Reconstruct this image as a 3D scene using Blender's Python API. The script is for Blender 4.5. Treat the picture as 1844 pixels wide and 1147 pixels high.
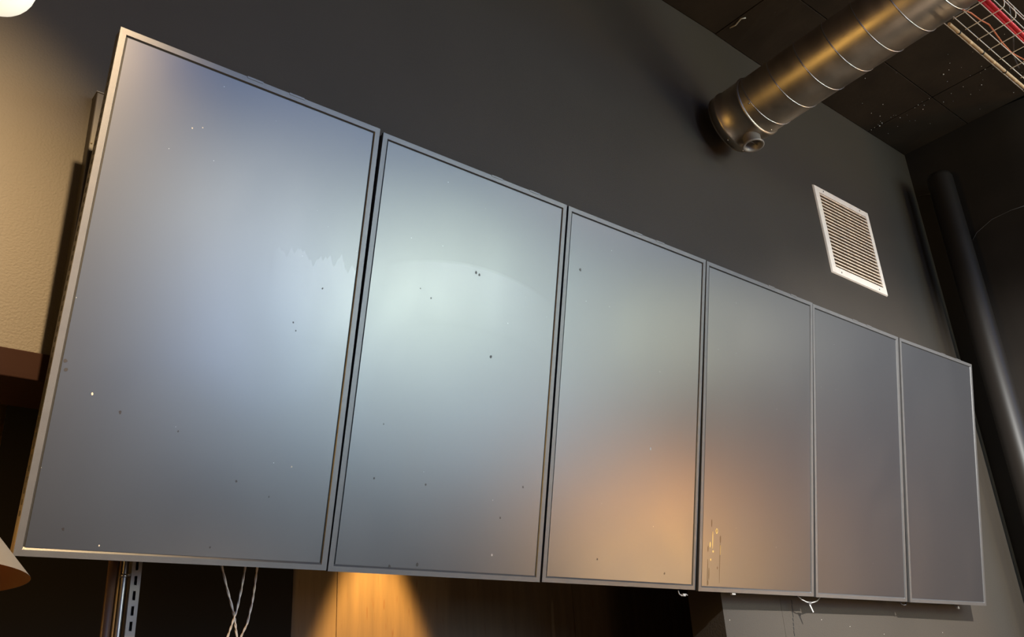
import bpy, math, random
from mathutils import Vector, Matrix
random.seed(7)
C = bpy.context.scene.collection
for o in list(bpy.data.objects): bpy.data.objects.remove(o)
S = bpy.context.scene
G = 2.0                                    # height of the display row's lower edge above the floor
def V3(x, y, z): return Vector((x, y, z + G))

# ------------------------------------------------------------------ camera
R = ((0.77135, -0.633998, -0.055371), (0.216089, 0.342748, -0.914237), (0.598603, 0.693232, 0.401379))
cam = bpy.data.objects.new('camera', bpy.data.cameras.new('camera'))
C.objects.link(cam)
cam.matrix_world = Matrix(((R[0][0], -R[1][0], -R[2][0], -0.42007),
                           (R[0][1], -R[1][1], -R[2][1], -2.22619),
                           (R[0][2], -R[1][2], -R[2][2], -0.35893 + G), (0, 0, 0, 1)))
cam.data.sensor_width = 36.0
cam.data.lens = 1615.025 / 1844 * 36.0
cam.data.clip_start = 0.02
S.camera = cam
# ------------------------------------------------------------------ world, exposure
w = bpy.data.worlds.new('world'); S.world = w; w.use_nodes = True
w.node_tree.nodes['Background'].inputs['Color'].default_value = (0.250, 0.286, 1.000, 1)
w.node_tree.nodes['Background'].inputs['Strength'].default_value = 0.0440
S.view_settings.view_transform = 'Standard'; S.view_settings.look = 'None'
S.view_settings.exposure = 0.0; S.view_settings.gamma = 1.0
S.view_settings.use_curve_mapping = False
# ------------------------------------------------------------------ lights of the room, with added fills
def look(o, target):
    d = Vector(target) - o.location
    o.rotation_euler = d.to_track_quat('-Z', 'Y').to_euler()
def area(name, loc, target, sx, sy, radiance, col):
    l = bpy.data.lights.new(name, 'AREA'); l.shape = 'RECTANGLE'; l.size = sx; l.size_y = sy
    l.energy = radiance * math.pi * sx * sy; l.color = col
    o = bpy.data.objects.new(name, l); C.objects.link(o); o.location = loc; look(o, target); return o
def spot(name, loc, target, power, col, deg, blend=1.0, size=0.05):
    l = bpy.data.lights.new(name, 'SPOT'); l.energy = power; l.color = col
    l.spot_size = math.radians(deg); l.spot_blend = blend; l.shadow_soft_size = size
    o = bpy.data.objects.new(name, l); C.objects.link(o); o.location = loc; look(o, target); return o
LIGHTS = [
 # kind, name, location, target, size x, size y (or cone, blend, radius), strength, colour
 ('A', 'daylight_window_light', (6.5, -8, .8), (6.5, 0, .8), 5.0, 3.0, 5.378, (0.596, 0.806, 1.000)),
 ('A', 'high_window_light', (4.5, -8, 4.2), (3.0, 0, 1), 12.0, 1.6, 3.303, (0.181, 0.366, 1.000)),
 ('A', 'window_light', (4.3, -6, 1.30), (1.5, 0, .8), 1.2, .9, 20.45, (0.880, 1.000, 0.718)),
 ('A', 'window_light', (2.3, -6, 1.65), (1.0, 0, .6), 1.0, .5, 18.49, (0.984, 1.000, 0.918)),
 ('A', 'window_light', (2.6, -6, .70), (1.0, 0, .6), .8, 1.2, 13.05, (0.503, 0.648, 1.000)),
 ('A', 'window_light', (7.4, -6, 1.5), (2.0, 0, .6), 1.4, 1.0, 4.525, (1.000, 0.959, 0.430)),
 ('A', 'window_light', (9.3, -6, 2.0), (3.0, 0, .6), 1.6, .9, 4.733, (1.000, 0.981, 0.880)),
 ('A', 'amber_lamp_light', (8.4, -6, -.50), (2.2, 0, .2), .9, .7, 25.02, (1.000, 0.436, 0.158)),
 ('A', 'amber_lamp_light', (8.8, -6, -1.25), (2.3, 0, .1), 1.0, .5, 31.97, (1.000, 0.578, 0.178)),
 ('S', 'track_spot_light', (-.08, -2.0, 2.16), (-.80, 0, .08), 60, 1.0, .04, 1650, (1.000, 0.69, 0.345)),
 ('S', 'track_spot_light', (1.8, -4.0, 2.0), (4.7, 0, -.7), 60, .8, .04, 2570, (1.000, 0.995, 0.948)),
 ('A', 'left_bounce_fill_light', (-2.0, -.9, .3), (3.0, -.9, 2.2), .8, .8, 16.93, (1.000, 0.592, 0.135)),  # added fill for the duct, standing in for bounce off the left wall
 ('A', 'warm_duct_fill_light', (1.6, -2.6, -1.0), (3.0, -1.2, 2.3), .6, .6, 6.0, (1.0, .78, .60)),  # unseen warm area light, put in to brighten the duct
 ('A', 'side_pipe_fill_light', (4.75, -2.6, -.8), (5.1, -.2, .2), .3, .3, 35, (1.000, 0.750, 0.500)),  # added area light from the right, for the pipe highlight and lower wall
 ('A', 'duct_edge_fill_light', (4.4, -3.2, 2.6), (3.3, -.8, 2.0), .6, .6, 8.783, (1.000, 0.652, 0.120)),  # put in out of view to warm the duct's upper edge
 ('S', 'pass_downlight_light', (1.42, .60, .79), (1.42, .60, -.4), 42, .32, .03, 520, (1.000, 0.60, 0.20)),
]
for L in LIGHTS:
    if L[0] == 'A': area(L[1], V3(*L[2]), V3(*L[3]), L[4], L[5], L[6], L[7])
    else: spot(L[1], V3(*L[2]), V3(*L[3]), L[7], L[8], L[4], L[5], L[6])

# ------------------------------------------------------------------ materials
def mat(name, col, rough=0.5, metal=0.0, spec=0.5, var=0.0, scale=8.0, bump=0.0, bscale=300.0, stretch=(1, 1, 1), emis=None, estr=0.0, rvar=0.0):
    m = bpy.data.materials.new(name); m.use_nodes = True
    nt = m.node_tree; b = nt.nodes['Principled BSDF']
    b.inputs['Base Color'].default_value = (*col, 1); b.inputs['Roughness'].default_value = rough
    b.inputs['Metallic'].default_value = metal; b.inputs['Specular IOR Level'].default_value = spec
    tc = nt.nodes.new('ShaderNodeTexCoord'); mp = nt.nodes.new('ShaderNodeMapping')
    mp.inputs['Scale'].default_value = stretch; nt.links.new(tc.outputs['Object'], mp.inputs['Vector'])
    if var or rvar:
        n = nt.nodes.new('ShaderNodeTexNoise'); n.inputs['Scale'].default_value = scale; n.inputs['Detail'].default_value = 6
        nt.links.new(mp.outputs[0], n.inputs['Vector'])
        if var:
            r = nt.nodes.new('ShaderNodeMapRange'); r.inputs['From Min'].default_value = .3; r.inputs['From Max'].default_value = .7
            r.inputs['To Min'].default_value = 1 - var; r.inputs['To Max'].default_value = 1 + var
            nt.links.new(n.outputs['Fac'], r.inputs['Value'])
            mx = nt.nodes.new('ShaderNodeVectorMath'); mx.operation = 'SCALE'; mx.inputs[0].default_value = col
            nt.links.new(r.outputs[0], mx.inputs['Scale']); nt.links.new(mx.outputs[0], b.inputs['Base Color'])
        if rvar:
            r2 = nt.nodes.new('ShaderNodeMapRange'); r2.inputs['From Min'].default_value = .3; r2.inputs['From Max'].default_value = .7
            r2.inputs['To Min'].default_value = rough - rvar; r2.inputs['To Max'].default_value = rough + rvar
            nt.links.new(n.outputs['Fac'], r2.inputs['Value']); nt.links.new(r2.outputs[0], b.inputs['Roughness'])
    if bump:
        n2 = nt.nodes.new('ShaderNodeTexNoise'); n2.inputs['Scale'].default_value = bscale; n2.inputs['Detail'].default_value = 4
        nt.links.new(mp.outputs[0], n2.inputs['Vector'])
        bp = nt.nodes.new('ShaderNodeBump'); bp.inputs['Strength'].default_value = bump; bp.inputs['Distance'].default_value = .002
        nt.links.new(n2.outputs['Fac'], bp.inputs['Height']); nt.links.new(bp.outputs[0], b.inputs['Normal'])
    if emis:
        b.inputs['Emission Color'].default_value = (*emis, 1); b.inputs['Emission Strength'].default_value = estr
    return m
M = {}
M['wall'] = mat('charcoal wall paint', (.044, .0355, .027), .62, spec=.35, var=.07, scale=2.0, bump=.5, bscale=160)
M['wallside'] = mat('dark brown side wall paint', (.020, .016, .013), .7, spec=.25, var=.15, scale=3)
M['ceil'] = mat('dark stained ceiling sheet', (.030, .020, .012), .7, spec=.25, var=.3, scale=3.0, bump=.4, bscale=40)
M['beam'] = mat('dark brown painted wood', (.011, .0042, .0028), .8, spec=.06, var=.1, scale=6, bump=.3, bscale=60, stretch=(.2, 1, 1))
M['floor'] = mat('dark floor', (.05, .045, .04), .6, var=.2)
M['black'] = mat('black recess', (.010, .008, .006), .8, spec=.2)
M['bezel'] = mat('grey satin display bezel', (.062, .060, .060), .38, spec=1.0, var=.08, scale=30, bump=.15, bscale=500)
M['body'] = mat('black display housing', (.020, .016, .015), .45)
M['gasket'] = mat('black gasket', (.004, .004, .004), .7)
M['duct'] = mat('galvanised spiral duct', (.52, .45, .36), .42, 1.0, var=.12, scale=4, stretch=(3, .4, 3), bump=.12, bscale=60, rvar=.05)
M['tap'] = mat('grey metal tap', (.30, .27, .24), .5, .3)
M['bead'] = mat('duct seam bead', (.62, .58, .52), .3, 1.0)
M['zinc'] = mat('zinc plated steel', (.20, .18, .165), .6, .3, var=.1, scale=20)
M['rod'] = mat('galvanised rod', (.30, .28, .27), .42, 1.0)
M['brownpipe'] = mat('brown painted pipe', (.07, .035, .02), .4)
M['copper'] = mat('copper pipe', (.40, .18, .04), .45, .3)
M['cream'] = mat('cream enamel', (.90, .80, .70), .5, var=.05, scale=30)
M['dust'] = mat('dusty cream louvre', (.85, .68, .52), .7, var=.25, scale=60, bump=.8, bscale=250)
M['rust'] = mat('brown dusty grille backing', (.07, .045, .025), .9, var=.3, scale=50)
M['wire'] = mat('galvanised tray wire', (.85, .76, .64), .38, .25)
M['red'] = mat('red cable sheath', (.80, .03, .05), .45)
M['orange'] = mat('orange cable sheath', (.75, .22, .09), .5)
M['tan'] = mat('tan conduit', (.70, .48, .26), .5, var=.1, scale=20)
M['tie'] = mat('black cable tie', (.01, .01, .01), .5)
M['whitetie'] = mat('white nylon tie', (.50, .47, .43), .4)
M['cord'] = mat('twisted white cord', (.60, .52, .44), .7, bump=.5, bscale=400)
M['shade'] = mat('grey lamp shade enamel', (.085, .08, .078), .55, bump=.2)
M['shadein'] = mat('orange inner lamp shade', (.80, .22, .04), .5)
M['globe'] = mat('opal glass lit', (.9, .88, .8), .4, emis=(1.0, .95, .78), estr=.82)
M['bulb'] = mat('warm bulb', (1, .6, .3), .4, emis=(1.0, .45, .12), estr=6)
M['brass'] = mat('brass post', (.80, .52, .10), .35, 1.0, var=.1, scale=5)
M['speck'] = mat('pale paint speck', (.55, .50, .44), .7)
M['pipe'] = mat('charcoal painted pipe', (.014, .011, .009), .45, spec=.35)
M['stain'] = mat('dark dried drip', (.05, .03, .01), .35)
M['goldstain'] = mat('gold dried drip', (.60, .42, .12), .3)

# plywood with vertical grain and short dark flecks
def ply():
    m = mat('birch plywood', (.135, .084, .036), .6, var=.18, scale=5, stretch=(6, 1, .5))
    nt = m.node_tree; b = nt.nodes['Principled BSDF']; src = b.inputs['Base Color'].links[0].from_socket
    tc = nt.nodes.new('ShaderNodeTexCoord'); mp = nt.nodes.new('ShaderNodeMapping'); mp.inputs['Scale'].default_value = (90, 1, 11)
    nt.links.new(tc.outputs['Object'], mp.inputs['Vector'])
    n = nt.nodes.new('ShaderNodeTexNoise'); n.inputs['Scale'].default_value = 1; n.inputs['Detail'].default_value = 1
    nt.links.new(mp.outputs[0], n.inputs['Vector'])
    r = nt.nodes.new('ShaderNodeMapRange'); r.inputs['From Min'].default_value = .68; r.inputs['From Max'].default_value = .76
    nt.links.new(n.outputs['Fac'], r.inputs['Value'])
    mx = nt.nodes.new('ShaderNodeMixRGB'); nt.links.new(r.outputs[0], mx.inputs['Fac'])
    nt.links.new(src, mx.inputs['Color1']); mx.inputs['Color2'].default_value = (.12, .06, .02, 1)
    nt.links.new(mx.outputs[0], b.inputs['Base Color']); return m
M['ply'] = ply()

# anti-glare display face: dark, satin, with faint wiping residue
def lcd(name, seed, haze=None):
    m = bpy.data.materials.new(name); m.use_nodes = True
    nt = m.node_tree; N = nt.nodes; L = nt.links; b = N['Principled BSDF']
    b.inputs['Specular IOR Level'].default_value = 0.5; b.inputs['IOR'].default_value = 2.0
    tc = N.new('ShaderNodeTexCoord'); mp = N.new('ShaderNodeMapping')
    mp.inputs['Location'].default_value = (seed * 3.1, seed, seed * 1.7); mp.inputs['Scale'].default_value = (1, 1, .7)
    L.new(tc.outputs['Object'], mp.inputs['Vector'])
    n = N.new('ShaderNodeTexNoise'); n.inputs['Scale'].default_value = 3.0; n.inputs['Detail'].default_value = 5; n.inputs['Distortion'].default_value = .8
    L.new(mp.outputs[0], n.inputs['Vector'])
    r = N.new('ShaderNodeMapRange'); r.inputs['From Min'].default_value = .35; r.inputs['From Max'].default_value = .65
    r.inputs['To Min'].default_value = .30; r.inputs['To Max'].default_value = .325
    L.new(n.outputs['Fac'], r.inputs['Value']); L.new(r.outputs[0], b.inputs['Roughness'])
    # fine dust
    mp2 = N.new('ShaderNodeMapping'); mp2.inputs['Location'].default_value = (seed, 0, seed); mp2.inputs['Scale'].default_value = (40, 40, 40)
    L.new(tc.outputs['Object'], mp2.inputs['Vector'])
    vo = N.new('ShaderNodeTexVoronoi'); vo.inputs['Scale'].default_value = .5; L.new(mp2.outputs[0], vo.inputs['Vector'])
    base = N.new('ShaderNodeMixRGB'); base.inputs['Color1'].default_value = (.020, .021, .025, 1); base.inputs['Color2'].default_value = (.36, .37, .38, 1)
    fac = N.new('ShaderNodeMath'); fac.operation = 'LESS_THAN'; fac.inputs[1].default_value = .022
    L.new(vo.outputs['Distance'], fac.inputs[0]); L.new(fac.outputs[0], base.inputs['Fac'])
    out = base.outputs[0]
    if haze:
        sep = N.new('ShaderNodeSeparateXYZ'); L.new(tc.outputs['Object'], sep.inputs[0])
        def math_(op, a, c, clamp=False):
            q = N.new('ShaderNodeMath'); q.operation = op; q.use_clamp = clamp
            for i, v in enumerate((a, c)):
                if isinstance(v, (int, float)): q.inputs[i].default_value = v
                else: L.new(v, q.inputs[i])
            return q.outputs[0]
        f = haze(N, L, sep, math_)
        hz = N.new('ShaderNodeMixRGB'); L.new(f, hz.inputs['Fac']); L.new(out, hz.inputs['Color1'])
        hz.inputs['Color2'].default_value = (.24, .26, .29, 1); out = hz.outputs[0]
    L.new(out, b.inputs['Base Color'])
    return m
def ramp(math_, v, lo, hi):   # 0 below lo, 1 above hi
    return math_('MULTIPLY', math_('SUBTRACT', v, lo), 1.0 / (hi - lo), True)
def haze_teeth(N, L, sep, m_):
    x, z = sep.outputs['X'], sep.outputs['Z']
    # saw-tooth upper edge of a cleaning smear, right part of the face
    t = N.new('ShaderNodeTexNoise'); t.noise_dimensions = '1D'; t.inputs['Scale'].default_value = 26; t.inputs['Detail'].default_value = 2
    L.new(x, t.inputs['W'])
    zz = m_('ADD', m_('MULTIPLY', t.outputs['Fac'], .12), .752)
    below = ramp(m_, m_('SUBTRACT', zz, z), 0.0, .006)
    fade = ramp(m_, z, .58, .80)
    side = ramp(m_, x, .10, .22)
    return m_('MULTIPLY', m_('MULTIPLY', m_('MULTIPLY', below, fade), side), .50)
def haze_arc(N, L, sep, m_):
    x, z = sep.outputs['X'], sep.outputs['Z']
    # arc-shaped upper edge of a wiping smear
    dx = m_('SUBTRACT', x, .06)
    zz = m_('SUBTRACT', .935, m_('MULTIPLY', m_('MULTIPLY', dx, dx), .60))
    d = m_('SUBTRACT', zz, z)
    below = ramp(m_, d, 0.0, .012); fade = m_('SUBTRACT', 1.0, ramp(m_, d, .02, .20))
    side = m_('MULTIPLY', ramp(m_, x, -.30, -.10), m_('SUBTRACT', 1.0, ramp(m_, x, .10, .33)))
    return m_('MULTIPLY', m_('MULTIPLY', m_('MULTIPLY', below, fade), side), .45)
LCD = [lcd('display face', 1, haze_teeth), lcd('display face', 2, haze_arc)] + [lcd('display face', k) for k in (3, 4, 5, 6)]

# ------------------------------------------------------------------ mesh helper
class MB:
    def __init__(s): s.v = []; s.f = []; s.sm = []
    def add(s, vs, fs, smooth=False):
        n = len(s.v); s.v += [tuple(v) for v in vs]; s.f += [tuple(i + n for i in f) for f in fs]; s.sm += [smooth] * len(fs); return s
    def box(s, x0, x1, y0, y1, z0, z1):
        return s.add([(x0, y0, z0), (x1, y0, z0), (x1, y1, z0), (x0, y1, z0), (x0, y0, z1), (x1, y0, z1), (x1, y1, z1), (x0, y1, z1)],
                     [(0, 3, 2, 1), (4, 5, 6, 7), (0, 1, 5, 4), (1, 2, 6, 5), (2, 3, 7, 6), (3, 0, 4, 7)])
    def tube(s, pts, r, n=10, cap=True):
        pts = [Vector(p) for p in pts]; rs = r if isinstance(r, (list, tuple)) else [r] * len(pts)
        t0 = (pts[1] - pts[0]).normalized(); u = t0.orthogonal().normalized(); vs = []; prev = t0
        for i, p in enumerate(pts):
            t = (pts[min(i + 1, len(pts) - 1)] - pts[max(i - 1, 0)]).normalized()
            q = prev.rotation_difference(t); u = (q @ u).normalized(); prev = t; w_ = t.cross(u)
            for k in range(n):
                a = 2 * math.pi * k / n; vs.append(p + rs[i] * (math.cos(a) * u + math.sin(a) * w_))
        fs = [(i * n + k, i * n + (k + 1) % n, (i + 1) * n + (k + 1) % n, (i + 1) * n + k) for i in range(len(pts) - 1) for k in range(n)]
        s.add(vs, fs, True)
        if cap:
            m = len(pts) - 1; b = len(s.v) - len(vs)
            s.f.append(tuple(b + k for k in reversed(range(n)))); s.f.append(tuple(b + m * n + k for k in range(n))); s.sm += [False, False]
        return s
    def lathe(s, prof, n=48, origin=(0, 0, 0), axis=(0, 0, 1)):   # prof: (radius, height along the axis)
        ax = Vector(axis).normalized(); u = ax.orthogonal().normalized(); w_ = ax.cross(u); o = Vector(origin)
        vs = [o + ax * h + r * (math.cos(2 * math.pi * k / n) * u + math.sin(2 * math.pi * k / n) * w_) for r, h in prof for k in range(n)]
        fs = [(i * n + k, i * n + (k + 1) % n, (i + 1) * n + (k + 1) % n, (i + 1) * n + k) for i in range(len(prof) - 1) for k in range(n)]
        return s.add(vs, fs, True)
    def build(s, name, material, parent=None, bevel=0, loc=None):
        me = bpy.data.meshes.new(name); me.from_pydata(s.v, [], s.f); me.polygons.foreach_set('use_smooth', s.sm)
        me.materials.append(material); me.update()
        o = bpy.data.objects.new(name, me); C.objects.link(o)
        if parent: o.parent = parent
        if loc is not None: o.location = loc
        if bevel:
            b = o.modifiers.new('bevel', 'BEVEL'); b.width = bevel; b.segments = 2; b.limit_method = 'ANGLE'
        return o
def thing(name, label, cat, loc, rot=(0, 0, 0), group=None):
    o = bpy.data.objects.new(name, None); C.objects.link(o); o.location = loc; o.rotation_euler = rot
    o.empty_display_size = .1; o['label'] = label; o['category'] = cat
    if group: o['group'] = group
    return o
def tag(o, label, cat, group=None):
    o['label'] = label; o['category'] = cat
    if group: o['group'] = group
    return o
def struct(o, label, cat='wall'):
    o['kind'] = 'structure'; o['label'] = label; o['category'] = cat; return o

# ------------------------------------------------------------------ the setting
H = 3.067
T = .16                                              # wall thickness
b = MB().box(-3.0, 5.23, 0, T, .42 + G, H + G)       # wall above the pass
b.box(2.468, 5.23, 0, T, 0, .42 + G)                 # wall right of the pass
b.box(-3.0, -1.6, 0, T, 0, .42 + G)
wall = struct(b.build('wall_back', M['wall']), 'charcoal painted wall behind the row of displays, open below them')
# split in the paint of the lower right wall: a row of short dark chips proud by less than a millimetre
b = MB()
z = .0
while z > -.40:
    l = random.uniform(.012, .03); xx = 2.918 + .03 * z * -1 * -1 + .002 * math.sin(z * 60)
    xx = 2.926 + z * .18
    b.box(xx - .0018, xx + .0018, -.0012, 0, z - l + G, z + G); z -= l + random.uniform(.002, .006)
o = b.build('paint_crack', M['gasket'], wall); o['label'] = 'vertical dark crack in the grey paint'
b = MB()
b.box(2.845, 2.850, -.001, 0, -.5 + G, .02 + G)
o = b.build('paint_ridge', M['wall'], wall)
for i, (sx, sz) in enumerate(((3.12, -.075), (3.33, -.10), (2.50, -.085), (4.15, -.12), (3.6, -.13))):
    MB().lathe([(.0001, .001), (.0012, .0008), (.0016, 0)], 8, V3(sx, 0, sz), (0, -1, 0)).build('paint_speck', M['speck'], wall)
struct(MB().box(-1.6, 2.468, -.035, T + .02, .405 + G, .474 + G).build('trim_1', M['beam'], bevel=.003),
       'dark brown wooden header beam over the opening, left of the displays', 'trim')
# right wall: flat, then turning away in a rounded corner
b = MB(); pts = [(5.23, .0)]
pts += [(5.23, -.60)]
for k in range(1, 13):
    a = math.radians(k * 7.0); pts.append((5.23 + .8 * (1 - math.cos(a)), -.60 - .8 * math.sin(a)))
pts.append((7.5, -1.35))
vs = [(x, y, 0) for x, y in pts] + [(x, y, H + G) for x, y in pts]; n = len(pts)
b.add(vs, [(i, i + 1, n + i + 1, n + i) for i in range(n - 1)], True)
b.add([(5.23, 0, 0), (7.5, 0, 0), (7.5, -1.35, 0), (5.23, 0, H + G), (7.5, 0, H + G), (7.5, -1.35, H + G)], [(0, 3, 4, 1), (1, 4, 5, 2)])
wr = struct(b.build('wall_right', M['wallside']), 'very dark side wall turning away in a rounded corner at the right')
MB().tube([(5.227, -.27, 2.26 + G), (5.226, -.31, 2.30 + G), (5.226, -.42, 2.345 + G), (5.226, -.54, 2.352 + G), (5.227, -.62, 2.345 + G)], .0018, 6).build('wall_seam', M['shade'], wr)
MB().tube([(5.227, -.02, 2.72 + G), (5.226, -.09, 2.70 + G), (5.226, -.14, 2.66 + G)], .0018, 6).build('wall_seam', M['shade'], wr)
struct(MB().box(-4, 20, -9, 1.2, -.1, 0).build('floor', M['floor']), 'dark floor of the room', 'floor')
# ceiling of dark sheets
ce = struct(MB().box(-3.0, 7.5, -3.4, 1.2, H + .03 + G, H + .15 + G).build('ceiling', M['black']), 'dark ceiling of large stained sheets', 'ceiling')
def sheet(x0, x1, y0, y1, dz=0.0, sag=0.0):
    b = MB(); nx = 10
    g = .003; vs = []; fs = []
    for j, (yy) in enumerate((y0 + g, y1 - g)):
        for k in range(nx + 1):
            u = k / nx; x = x0 + g + (x1 - x0 - 2 * g) * u
            s = sag * math.sin(math.pi * min(1, u * 1.6)) ** 1 if (yy > -.1 and u < .625) else 0
            vs.append((x, yy, H + G - dz - s))
    m = nx + 1
    for k in range(nx): fs.append((k, m + k, m + k + 1, k + 1))
    b.add(vs, fs)
    b.box(x0 + g, x1 - g, y0 + g, y1 - g, H + G + .004, H + .028 + G)
    e = b.v[:2 * m]
    # edge skirts
    t = len(b.v); b.v += [(v[0], v[1], H + G + .004) for v in e]
    for k in range(nx):
        b.f.append((k, k + 1, t + k + 1, t + k)); b.f.append((m + k, t + m + k, t + m + k + 1, m + k + 1)); b.sm += [False, False]
    b.f.append((0, t, t + m, m)); b.f.append((nx, m + nx, t + m + nx, t + nx)); b.sm += [False, False]
    return b.build('ceiling_sheet', M['ceil'], ce)
for x0, x1 in ((-1.6, .0), (.0, 1.54), (1.54, 3.135), (3.135, 4.745), (4.745, 5.228)):
    sheet(x0, x1, -.45, -.001, random.choice((0, .002, .004)), .018 if x0 == 3.135 else 0)
    sheet(x0, x1, -1.66, -.45, random.choice((.001, .003)))
    sheet(x0, x1, -2.87, -1.66, random.choice((.001, .003)))
# stuff: plaster crumbs and paint flecks stuck on the ceiling sheets
b = MB()
for i in range(80):
    if i < 35: x, y = random.gauss(4.85, .25), random.uniform(-1.1, -.02)
    elif i < 50: x, y = 4.735 + random.gauss(0, .015), random.uniform(-.9, -.03)
    else: x, y = random.uniform(2.6, 5.0), random.uniform(-1.2, -.05)
    if x > 5.2: continue
    r = random.uniform(.001, .003) * (1 if random.random() < .9 else 1.8)
    b.lathe([(r, 0), (r * .7, .0015 + r * .4), (.0001, .002 + r * .5)], 6, (x, y, H + G - .004), (0, 0, -1))
o = b.build('ceiling_flecks', M['speck'], ce); o['kind'] = 'stuff'
MB().tube([(3.16, -.085, H + G - .006), (3.165, -.12, H + G - .008), (3.15, -.17, H + G - .007), (3.165, -.19, H + G - .008)], .004, 6).build('caulk_bead', M['speck'], ce)

# recess behind the pass
b = MB().box(-1.6, 1.085, .79, .84, 0, 1.2 + G)
struct(b.build('wall_recess', M['black']), 'black wall deep inside the opening, left of the plywood')
struct(MB().box(-1.6, 6.0, T, .84, 1.0 + G, 1.04 + G).build('wall_soffit', M['black']), 'black underside above the opening')
struct(MB().box(-1.66, -1.6, T, .84, 0, 1.04 + G).build('wall_recess_left', M['black']), 'black left end of the recess behind the opening')
struct(MB().box(5.6, 5.66, T, .84, 0, 1.04 + G).build('wall_recess_right', M['black']), 'black right end of the recess behind the opening')
pw = struct(MB().box(1.09, 5.6, .81, .84, 0, 1.0 + G).build('wall_plywood_backing', M['black']), 'plywood lined wall deep inside the opening, lit by an amber downlight')
for x0, x1 in ((1.09, 1.268), (1.268, 2.45), (2.45, 3.67), (3.67, 4.89), (4.89, 5.6)):
    MB().box(x0 + .0012, x1 - .0012, .80, .81, 0, .995 + G).build('plywood_panel', M['ply'], pw)

# ------------------------------------------------------------------ the six displays
W_, Hh, Dp = .7318, 1.24, .045
TILT = math.radians(11.989)
adj = [(.002, -.001, -.001, .006, .002, .006), (.005, .002, .012, .009, .001, .001), (.010, .004, .014, .009, .0, .001),
       (.007, .001, .007, .003, .005, .004), (.008, .0, .002, -.005, -.001, .001), (-.009, -.002, -.012, -.008, -.019, .0)]
X0 = [0, .73794317, 1.47411093, 2.21260278, 2.94649871, 3.705801]
labels = ['largest looking blank portrait display, at the left end of the row beside the tan wall',
          'second blank portrait display from the left, showing the brightest pale blue reflection',
          'third blank portrait display from the left, with an orange glow low at its right',
          'fourth blank portrait display from the left, with dried drip marks at its lower left corner',
          'fifth blank portrait display from the left, between the drip stained one and the last',
          'last and narrowest looking blank portrait display at the right end of the row']
BZ, CH, RC = .0150, .0022, .0040                      # bezel face width, inner chamfer, recess of the panel
def ring(b, o, i, yo, yi):                           # rectangular ring between two rectangles
    (x0, x1, z0, z1), (a0, a1, c0, c1) = o, i
    b.add([(x0, yo, z0), (x1, yo, z0), (x1, yo, z1), (x0, yo, z1), (a0, yi, c0), (a1, yi, c0), (a1, yi, c1), (a0, yi, c1)],
          [(0, 1, 5, 4), (1, 2, 6, 5), (2, 3, 7, 6), (3, 0, 4, 7)])
hw = W_ / 2
screens = []
def make_display(i):
    dx, dz, dy, dt, yaw, roll = adj[i]
    t = thing('wall_display', labels[i], 'display', V3(X0[i] + hw + dx, -.1 + dy, dz), group=None)
    u = Vector((math.cos(yaw) * math.cos(roll), math.sin(yaw), math.sin(roll))).normalized()
    v = Vector((0, -math.sin(TILT + dt), math.cos(TILT + dt))); v = (v - u * (u.dot(v))).normalized(); n_ = u.cross(v) * -1
    m = Matrix((u, n_, v)).transposed(); t.rotation_euler = m.to_euler()
    e = .0008; w2 = hw - e
    b = MB()
    ring(b, (-w2, w2, 0, Hh), (-w2 + BZ, w2 - BZ, BZ - .0015, Hh - BZ), 0, 0)
    ring(b, (-w2 + BZ, w2 - BZ, BZ - .0015, Hh - BZ), (-w2 + BZ + CH, w2 - BZ - CH, BZ + CH + .0015, Hh - BZ - CH), 0, RC)
    ring(b, (-w2, w2, 0, Hh), (-w2, w2, 0, Hh), .010, 0)
    b.f = [tuple(f) for f in b.f]
    b.build('bezel', M['bezel'], t)
    b = MB().box(-w2 + .0015, w2 - .0015, .010, Dp, .0015, Hh - .0015)
    hb = b.build('housing', M['body'], t, bevel=.003)
    # row of vent slots down both sides
    vb = MB()
    for sx in (-1, 1):
        for k in range(46):
            z = .08 + k * .0238; x = sx * (w2 - .001)
            vb.box(min(x, x - sx * .002), max(x, x - sx * .002), .018, .030, z, z + .012)
    o = vb.build('vent_slots', M['gasket'], hb); o['kind'] = 'stuff'
    q = BZ + CH
    gk = MB().box(-w2 + q - .001, w2 - q + .001, RC, .0095, q - .001, Hh - q + .001).build('gasket', M['gasket'], t)
    g = .0030
    p = MB().box(-w2 + q + g, w2 - q - g, RC - .0015, RC + .001, q + .0012, Hh - q - g)
    pn = p.build('panel', LCD[i], t)
    # wall bracket: two arms from the housing to the wall, hooked on a plate
    yb = .1 - dy
    br = MB()
    for sx in (-.18, .18):
        for z in (.22, .98):
            yy = yb - .01 + z * math.sin(TILT) if True else 0
            br.box(sx - .015, sx + .015, Dp, min(yy, .1 + z * .205), z - .02, z + .02)
        br.box(sx - .02, sx + .02, Dp - .001, Dp + .012, .12, 1.10)
    o = br.build('wall_bracket', M['body'], t)
    # little proud catches on the upper bezel
    for fx in ((-.02, .1) if i % 2 == 0 else (.06, .22)):
        MB().box(fx - .022, fx + .022, -.0012, .004, Hh - .004, Hh + .0016).build('bezel_catch', M['bezel'], t)
    return t, pn
for i in range(6):
    t, pn = make_display(i); screens.append(t)
def mark(parent, name, pts, m):                       # flat dried mark lying on a display face: outline in face coordinates
    y = RC - .0015
    n = len(pts)
    return MB().add([(x, y - .0004, z) for x, z in pts] + [(x, y + .0001, z) for x, z in pts],
             [tuple(range(n))] + [(k, n + k, n + (k + 1) % n, (k + 1) % n) for k in range(n)]).build(name, m, parent)
def blob(x, z, rx, rz, n=10, j=.15):
    return [(x + rx * math.cos(a) * random.uniform(1 - j, 1 + j), z + rz * math.sin(a) * random.uniform(1 - j, 1 + j)) for a in [2 * math.pi * k / n for k in range(n)]]
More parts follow.
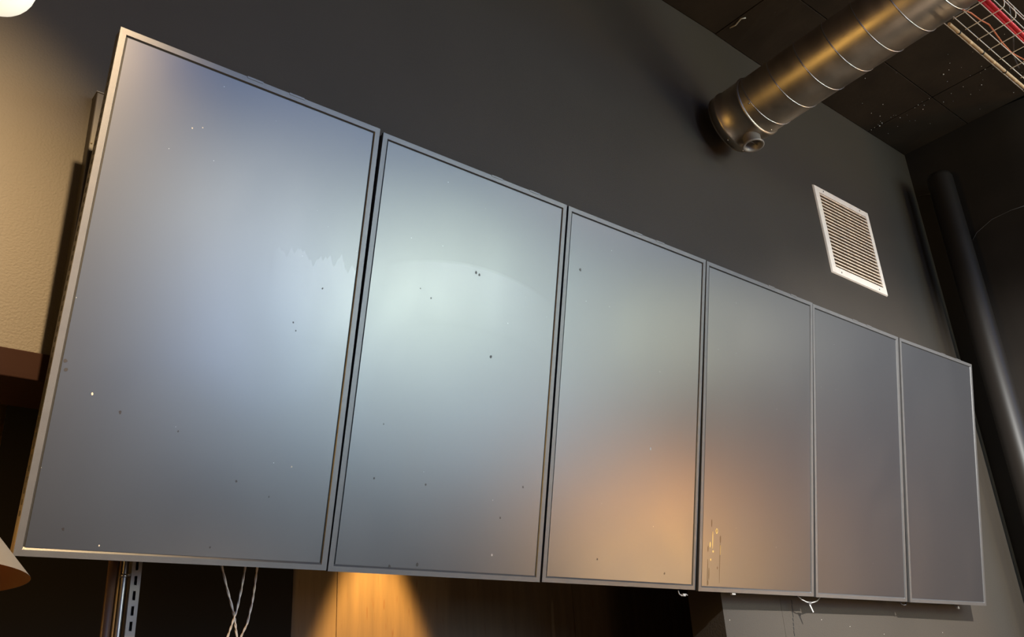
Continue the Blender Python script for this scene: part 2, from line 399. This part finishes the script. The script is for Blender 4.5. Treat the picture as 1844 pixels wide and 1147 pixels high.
t4 = screens[3]; ox = X0[3] + hw + .007
for x, z, rx, rz, k in ((2.290, .243, .0030, .013, 0), (2.343, .187, .0030, .015, 0), (2.272, .150, .0025, .012, 0), (2.297, .185, .0022, .034, 1),
                        (2.283, .165, .0035, .010, 1), (2.301, .142, .0045, .004, 1), (2.288, .112, .0035, .004, 1), (2.272, .07, .0016, .045, 0),
                        (2.280, .06, .0024, .022, 0), (2.341, .095, .0012, .07, 0), (2.328, .085, .0022, .005, 0), (2.274, .030, .004, .010, 0), (2.343, .150, .0010, .02, 1)):
    mark(t4, 'drip_mark', blob(x - ox, z, rx, rz), M['goldstain' if k else 'stain'])
pts = blob(2.320 - ox, .216, .0062, .010, 12, .05); mark(t4, 'drip_mark', pts, M['goldstain'])
MB().box(2.318 - ox, 2.322 - ox, RC - .0024, RC - .0019, .211, .222).build('drip_mark', M['stain'], t4)
def specks(i, lst):
    o_ = X0[i] + hw + adj[i][0]
    for x, z, r, k in lst: mark(screens[i], 'speck', blob(x - o_, z, r, r * 1.2, 7, .3), (M['speck'], M['body'])[k])
specks(0, [(.029, .420, .0040, 1), (.033, .401, .0040, 1), (.097, .357, .0024, 0), (.163, .325, .0035, 1), (.30, .30, .002, 1), (.21, 1.05, .0018, 0), (.235, 1.06, .0016, 0),
           (.55, .62, .0022, 1), (.56, .60, .0018, 1), (.62, .73, .0024, 1), (.17, .03, .0016, 0), (.09, .06, .003, 1), (.46, .20, .0025, 1), (.55, .17, .002, 1), (.60, .25, .002, 0), (.42, .04, .002, 1)])
specks(1, [(1.124, .909, .0045, 1), (1.137, .905, .004, 1), (.97, .79, .0025, 1), (.93, .81, .002, 1), (1.21, .66, .004, 1), (1.02, .25, .003, 1), (.86, .40, .002, 1), (.85, .25, .003, 1), (.93, .02, .005, 1), (1.02, .03, .004, 1), (1.28, .07, .003, 0), (1.38, .28, .003, 1), (1.30, .18, .003, 1)])
specks(2, [(1.56, 1.03, .005, 1), (1.95, .47, .005, 0), (2.05, .05, .004, 1), (1.72, .08, .003, 1)])

# tall mounting rail showing past the left display
t = thing('mounting_rail', 'tall dark brown steel rail on the wall behind the left edge of the first display', 'bracket', V3(.062, 0, .474))
MB().box(-.028, .03, -.042, 0, 0, .765).build('rail', M['body'], t, bevel=.003)
MB().box(-.0285, .03, -.0425, -.001, .765, .768).build('end_cap', M['shade'], t)
for z in (.30, .60): MB().lathe([(.0001, .003), (.002, .002), (.003, 0)], 10, (-.022, -.042, z), (0, -1, 0)).build('bolt', M['zinc'], t)

# ------------------------------------------------------------------ spiral duct
dc = Vector((2.973, -.087, 2.329 + G)); ax = Vector((-.007, -1, .043)).normalized(); DR = .1525
t = thing('spiral_duct', 'big round spiral wound metal duct running from the wall towards the upper right', 'duct', dc)
t.rotation_euler = ax.to_track_quat('Z', 'Y').to_euler()     # local Z runs along the duct, away from the wall
q_ = t.rotation_euler.to_quaternion().inverted()
dn = q_ @ Vector((0, 0, -1)); dn.z = 0; dn.normalize(); sd = q_ @ Vector((1, 0, 0)); sd.z = 0; sd.normalize()
MB().lathe([(DR, .02), (DR, 3.3), (DR - .003, 3.3), (DR - .003, .02)], 72).build('pipe', M['duct'], t)
b = MB(); P_ = .1515; turns = (3.28 - .19) / P_; NN = int(turns * 56)
lead = math.atan2(dn.y, dn.x)
pts = []
for k in range(NN + 1):
    z = .195 + (3.28 - .195) * k / NN; a = lead + 2 * math.pi * (z - .25) / P_
    pts.append((DR * math.cos(a), DR * math.sin(a), z))
b.tube(pts, .0034, 6); b.build('spiral_seam', M['bead'], t)
c = MB().lathe([(DR + .002, .0), (DR + .0045, .0), (DR + .0045, .030), (DR + .010, .034), (DR + .010, .044), (DR + .0045, .048), (DR + .0045, .170), (DR + .0095, .173), (DR + .0095, .181), (DR + .001, .184)], 72)
cl = c.build('end_collar', M['duct'], t)
MB().lathe([(.0001, .012), (DR * .5, .012), (DR - .012, .012), (DR + .002, .0), (DR + .006, -.002), (DR + .0065, .004)], 72).build('end_cap', M['duct'], t)
for a0, z in ((-1.1, .215), (.15, .205), (-.5, .018), (1.2, .21), (.32, .012)):
    a = lead + a0; p = Vector((math.cos(a), math.sin(a), 0))
    MB().lathe([(.0045, 0), (.0045, .003), (.0001, .0045)], 8, p * (DR + .003) + Vector((0, 0, z)), p).build('screw', M['bead'], t)
# short round tap at the underside
oc = dn * DR * .88 - sd * .012
tp = MB().lathe([(.043, 0), (.043, .058), (.050, .062), (.054, .067), (.054, .073), (.048, .074), (.040, .070), (.040, 0)], 40, oc + Vector((0, 0, .112)), dn).build('tap_collar', M['tap'], t)
MB().tube([oc + dn * .05 + Vector((0, 0, .112)) + sd * .038, oc + dn * .05 + Vector((0, 0, .112)) - sd * .038], .003, 8).build('damper_rod', M['bead'], tp)

# ------------------------------------------------------------------ vent grille
vx, vz, vw, vh = 3.84539, 1.76263, .58910, .56659
t = thing('vent_grille', 'cream metal return air grille with dusty louvres on the upper right wall', 'vent', V3(vx + vw / 2, 0, vz))
fw = .043; a = vw / 2
b = MB(); o_, i_ = (-a, a, 0, vh), (-a + fw, a - fw, fw, vh - fw)
ring(b, (-a, a, 0, vh), (-a + .004, a - .004, .004, vh - .004), -.002, -.010)
ring(b, (-a + .004, a - .004, .004, vh - .004), i_, -.010, -.012)
ring(b, i_, i_, -.012, 0.0)
ring(b, o_, o_, 0.0, -.002)
b.build('frame', M['cream'], t)
MB().box(-a + fw, a - fw, -.0012, -.0002, fw, vh - fw).build('backing', M['rust'], t)
NS = 21; pitch = (vh - 2 * fw) / NS
b = MB(); sl = .0135
b.add([(-a + fw, -.0125, 0), (a - fw, -.0125, 0), (a - fw, -.0125, .0085), (-a + fw, -.0125, .0085),
       (-a + fw, -.003, .004), (a - fw, -.003, .004), (a - fw, -.003, .011), (-a + fw, -.003, .011)],
      [(0, 1, 2, 3), (4, 7, 6, 5), (0, 4, 5, 1), (3, 2, 6, 7), (0, 3, 7, 4), (1, 5, 6, 2)])
s0 = b.build('louvre', M['dust'], t)
s0.location.z = fw + pitch * .35
for k in range(1, NS):
    s = s0.copy(); C.objects.link(s); s.parent = t; s.location.z = fw + pitch * (k + .35)
for x, z in ((-.20, vh - .02), (.19, vh - .02), (-.20, .02), (.20, .02)):
    MB().lathe([(.005, 0), (.005, .002), (.0001, .003)], 8, (x, -.0105, z), (0, -1, 0)).build('screw', M['zinc'], t)

# ------------------------------------------------------------------ dark pipe at the right wall
t = thing('drain_pipe', 'dark painted vertical pipe standing near the right wall corner', 'pipe', (5.082, -.235, 0))
MB().lathe([(.078, 0), (.078, 2.69 + G), (.070, 2.715 + G), (.04, 2.73 + G), (.0001, 2.732 + G)], 40).build('pipe', M['pipe'], t)

# ------------------------------------------------------------------ wire basket tray with cables
TZ = 2.15 + G
t = thing('cable_tray', 'galvanised wire basket cable tray under the ceiling in the top right corner', 'cable tray', (2.922, -1.246, TZ))
wr_ = .0020; L_ = 2.15; yN = [0, -.043, -.105, -.147]
for i, y in enumerate(yN):
    MB().tube([(-.006, y, .003), (L_, y - .004, .003)], wr_, 8).build('long_wire', M['wire'], t)
for y, z in ((.040, -.002), (-.162, .030), (-.162, .055)):
    MB().tube([(-.006, y, z), (L_, y - .004, z)], wr_, 8).build('side_wire', M['wire'], t)
c0 = MB().tube([(0, .005, -.002), (0, -.002, -.002), (0, -.145, -.002), (0, -.157, .004), (0, -.162, .02), (0, -.162, .058)], wr_, 8).build('cross_wire', M['wire'], t)
for k in range(1, 20):
    c_ = c0.copy(); C.objects.link(c_); c_.parent = t; c_.location.x = k * .1073
tg = thing('conduit', 'tan conduit tied along the wall side of the wire basket tray', 'conduit', (2.924, -1.2205, TZ - .012))
MB().tube([(0, 0, 0), (2.1, -.010, 0)], .0072, 12).build('tube', M['tan'], tg)
for k in range(9):
    MB().lathe([(.0078, -.004), (.009, -.004), (.009, .004), (.0078, .004)], 12, (.085 + k * .215, -.0004 * k, 0), (1, 0, 0)).build('cable_tie', M['tie'], tg)
    MB().lathe([(.0076, -.009), (.0082, -.007), (.0082, .007), (.0076, .009)], 12, (.19 + k * .215, -.001 * k, 0), (1, 0, 0)).build('coupling', M['tan'], tg)
for dy, lab in ((0, 'red round cable in the wire basket tray, nearer the wall'), (-.0165, 'red round cable in the wire basket tray, farther from the wall')):
    tag(MB().tube([(2.909, -1.356 + dy, TZ + .015), (3.351, -1.353 + dy, TZ + .015), (3.928, -1.353 + dy, TZ + .015), (4.890, -1.351 + dy, TZ + .015)], .0078, 12).build('red_cable', M['red']), lab, 'cable', 'red cables in the tray')
tag(MB().tube([(2.918, -1.287, TZ + .010), (2.966, -1.299, TZ + .010), (3.040, -1.303, TZ + .010), (3.096, -1.312, TZ + .010), (3.142, -1.308, TZ + .010), (3.260, -1.295, TZ + .010), (3.368, -1.289, TZ + .010), (3.466, -1.303, TZ + .010), (3.736, -1.316, TZ + .010), (4.890, -1.297, TZ + .010)], .0032, 8).build('orange_cable', M['orange']),
    'thin orange cable wandering along the wire basket tray', 'cable')
tag(MB().tube([(3.159, -1.393, TZ + .20), (3.197, -1.378, TZ + .10), (3.293, -1.335, TZ + .04), (3.409, -1.282, TZ + .012), (3.505, -1.263, TZ + .010)], .003, 8).build('grey_cable', M['shade']),
    'thin grey cable dropping into the wire basket tray', 'cable')

# ------------------------------------------------------------------ below and left of the displays
# slotted strut and pipes hanging in the opening
t = thing('slotted_strut', 'zinc slotted steel strut hanging below the first display', 'strut', V3(.300, .03, -1.2))
ln = 1.2 + .40
b = MB(); hx, sw = .0105, .0033
b.box(-hx, -sw, 0, .002, 0, ln); b.box(sw, hx, 0, .002, 0, ln)
z = .014
zs = []
while z < ln: zs.append(z); z += .0345
for z in zs: b.box(-sw, sw, 0, .002, z, min(ln, z + .0135))
b.box(-hx - .001, -hx, 0, .022, 0, ln); b.box(hx, hx + .001, 0, .022, 0, ln); b.box(-hx, hx, .02, .022, 0, ln)
b.build('channel', M['zinc'], t)
t = thing('steel_rod', 'shiny round steel pipe hanging beside the slotted strut', 'pipe', V3(.276, .045, -1.2))
MB().lathe([(.0068, 0), (.0068, ln)], 20).build('pipe', M['rod'], t)
MB().lathe([(.0069, -.004), (.009, -.004), (.009, .004), (.0069, .004)], 20, (0, 0, 1.2 - .012)).build('clamp', M['bead'], t)
MB().tube([(.006, -.008, 1.189), (.011, -.014, 1.189)], .0035, 8).build('clamp_bolt', M['bead'], t)
t = tag(MB().tube([(.2485, .045, -1.2 + G), (.2485, .045, .40 + G)], .0105, 24).build('brown_pipe', M['brownpipe']), 'thick dark brown pipe left of the shiny steel pipe below the first display', 'pipe')
tag(MB().tube([(.2645, .045, -1.2 + G), (.2645, .045, .40 + G)], .0028, 16).build('copper_pipe', M['copper']), 'thin amber copper pipe between the brown pipe and the steel pipe', 'pipe')
# twisted cords
def cord(lab, pts, r=.0028):
    P = [V3(*p) for p in pts]
    b = MB(); out = []
    for i in range(len(P) - 1):
        for k in range(8):
            f = k / 8; out.append(P[i].lerp(P[i + 1], f))
    out.append(P[-1])
    for ph in (0, math.pi):
        b.tube([p + Vector((.0012 * math.cos(j * .7 + ph), .0012 * math.sin(j * .7 + ph), 0)) for j, p in enumerate(out)], r * .62, 6)
    return tag(b.build('hanging_cord', M['cord']), lab, 'cord', 'cords hanging below the first display')
cord('leftmost of three pale twisted cords below the first display, crossing the middle one', [(.485, .0, .12), (.494, -.001, .02), (.513, -.003, -.04), (.533, 0, -.09), (.541, .003, -.115), (.546, .003, -.14), (.56, 0, -.20), (.60, 0, -.40)], .0034)
cord('middle of three pale twisted cords below the first display, crossing the left one', [(.562, .006, .12), (.556, -.006, .02), (.548, -.008, -.04), (.539, -.009, -.09), (.530, -.009, -.12), (.521, -.009, -.15), (.50, -.009, -.20), (.47, -.009, -.40)])
cord('rightmost of three pale twisted cords below the first display, meeting the others lower down', [(.592, .008, .12), (.594, .008, .02), (.589, .006, -.03), (.585, .006, -.07), (.575, .006, -.12), (.562, .008, -.15), (.56, .008, -.20), (.58, .008, -.40)])
# cable ties and loops under the display row
t = thing('cable_tie', 'white knotted cable tie under the lower right corner of the third display', 'cable tie', V3(2.165, -.070, -.001))
MB().tube([(-.025, 0, .004), (-.022, 0, -.008), (-.010, 0, -.014), (.002, 0, -.010)], .0022, 8).build('loop', M['whitetie'], t)
MB().box(-.006, .008, -.005, .005, -.016, -.007).build('buckle', M['whitetie'], t, bevel=.001)
MB().tube([(.0, 0, -.012), (.012, -.002, -.008), (.022, 0, -.012)], .002, 6).build('tail', M['whitetie'], t)
t = thing('cable_tie', 'white cable loop and tag hanging between the fourth and fifth displays', 'cable tie', V3(2.945, -.070, -.001))
MB().tube([(-.075, 0, .006), (-.055, 0, -.006), (-.02, 0, -.016), (.02, 0, -.017), (.055, 0, -.010), (.085, 0, .006)], .0022, 8).build('loop', M['whitetie'], t)
MB().box(-.009, .009, -.004, .004, -.024, -.014).build('buckle', M['shade'], t, bevel=.001)
MB().add([(-.006, 0, -.022), (.002, 0, -.022), (.014, -.003, -.054), (.008, -.003, -.056), (-.006, .0015, -.022), (.002, .0015, -.022), (.014, -.0015, -.054), (.008, -.0015, -.056)],
         [(0, 3, 2, 1), (4, 5, 6, 7), (0, 1, 5, 4), (1, 2, 6, 5), (2, 3, 7, 6), (3, 0, 4, 7)]).build('tail', M['whitetie'], t)
t = thing('cable_tie', 'thin pale cable loop under the joint of the fifth and last displays', 'cable tie', V3(3.69, -.075, -.001))
MB().tube([(-.03, 0, .004), (-.02, 0, -.006), (0, 0, -.010), (.02, 0, -.008), (.03, 0, .004)], .0022, 8).build('loop', M['shade'], t)
t = thing('cable_tie', 'small grey cable tie under the right part of the last display', 'cable tie', V3(4.20, -.08, -.001))
MB().tube([(-.03, 0, .003), (-.02, 0, -.006), (0, 0, -.008)], .002, 6).build('loop', M['shade'], t)
MB().box(-.004, .008, -.004, .004, -.016, -.004).build('buckle', M['whitetie'], t, bevel=.001)
tag(MB().box(2.42, 2.44, -.09, -.08, -.006 + G, .002 + G).build('plastic_clip', M['whitetie'], bevel=.001), 'tiny pale clip on the lower edge of the fourth display', 'clip')

# cone pendant lamp at the lower left
RX, RY, RZ = -.306, -.30, -.087
t = thing('pendant_lamp', 'grey cone pendant lamp with a glowing orange inside at the lower left edge', 'lamp', V3(RX, RY, RZ))
MB().lathe([(.30, 0), (.030, .318), (.022, .335)], 96).build('shade', M['shade'], t)
MB().lathe([(.2995, .0005), (.298, 0.0), (.028, .316), (.0001, .317)], 96).build('inner_shade', M['shadein'], t)
MB().tube([(0, 0, .33), (0, 0, .40), (0, 0, H - RZ - .01)], [.004, .003, .003], 8).build('cord', M['tie'], t)
b = MB(); b.lathe([(.0001, .14), (.018, .146), (.026, .165), (.022, .185), (.012, .21), (.012, .24)], 20).build('bulb', M['bulb'], t)
def point(name, loc, power, col, size):
    l = bpy.data.lights.new(name, 'POINT'); l.energy = power; l.color = col; l.shadow_soft_size = size
    o = bpy.data.objects.new(name, l); C.objects.link(o); o.location = loc
point('pendant_bulb_light', V3(RX, RY, RZ + .12), 4.0, (1.0, .50, .16), .03)
point('recess_fill_light', V3(-.33, .20, .12), 3.0, (1.0, .55, .18), .03)  # added unseen point light that brings out the brass post and display edge
# opal globe at the top left
gp = V3(-.264, -.374, 1.192)
t = thing('globe_lamp', 'glowing cream opal globe lamp in the top left corner', 'lamp', gp)
MB().lathe([(max(.0001, .073 * math.sin(math.pi * k / 20)), -.073 * math.cos(math.pi * k / 20)) for k in range(21)], 40).build('globe', M['globe'], t)
MB().lathe([(.03, .064), (.03, .085), (.006, .095), (.004, .10)], 24).build('cap', M['brass'], t)
MB().tube([(0, 0, .095), (0, 0, H - 1.192 - .01)], .003, 8).build('cord', M['tie'], t)
# brass post standing inside the opening
t = thing('brass_post', 'shiny brass post inside the dark opening at the left edge', 'post', (-.0, .30, 0))
MB().lathe([(.055, 0), (.055, .02), (.038, .03), (.038, .96 + G), (.05, .98 + G), (.05, .995 + G)], 40, (-.026, 0, 0)).build('post', M['brass'], t)
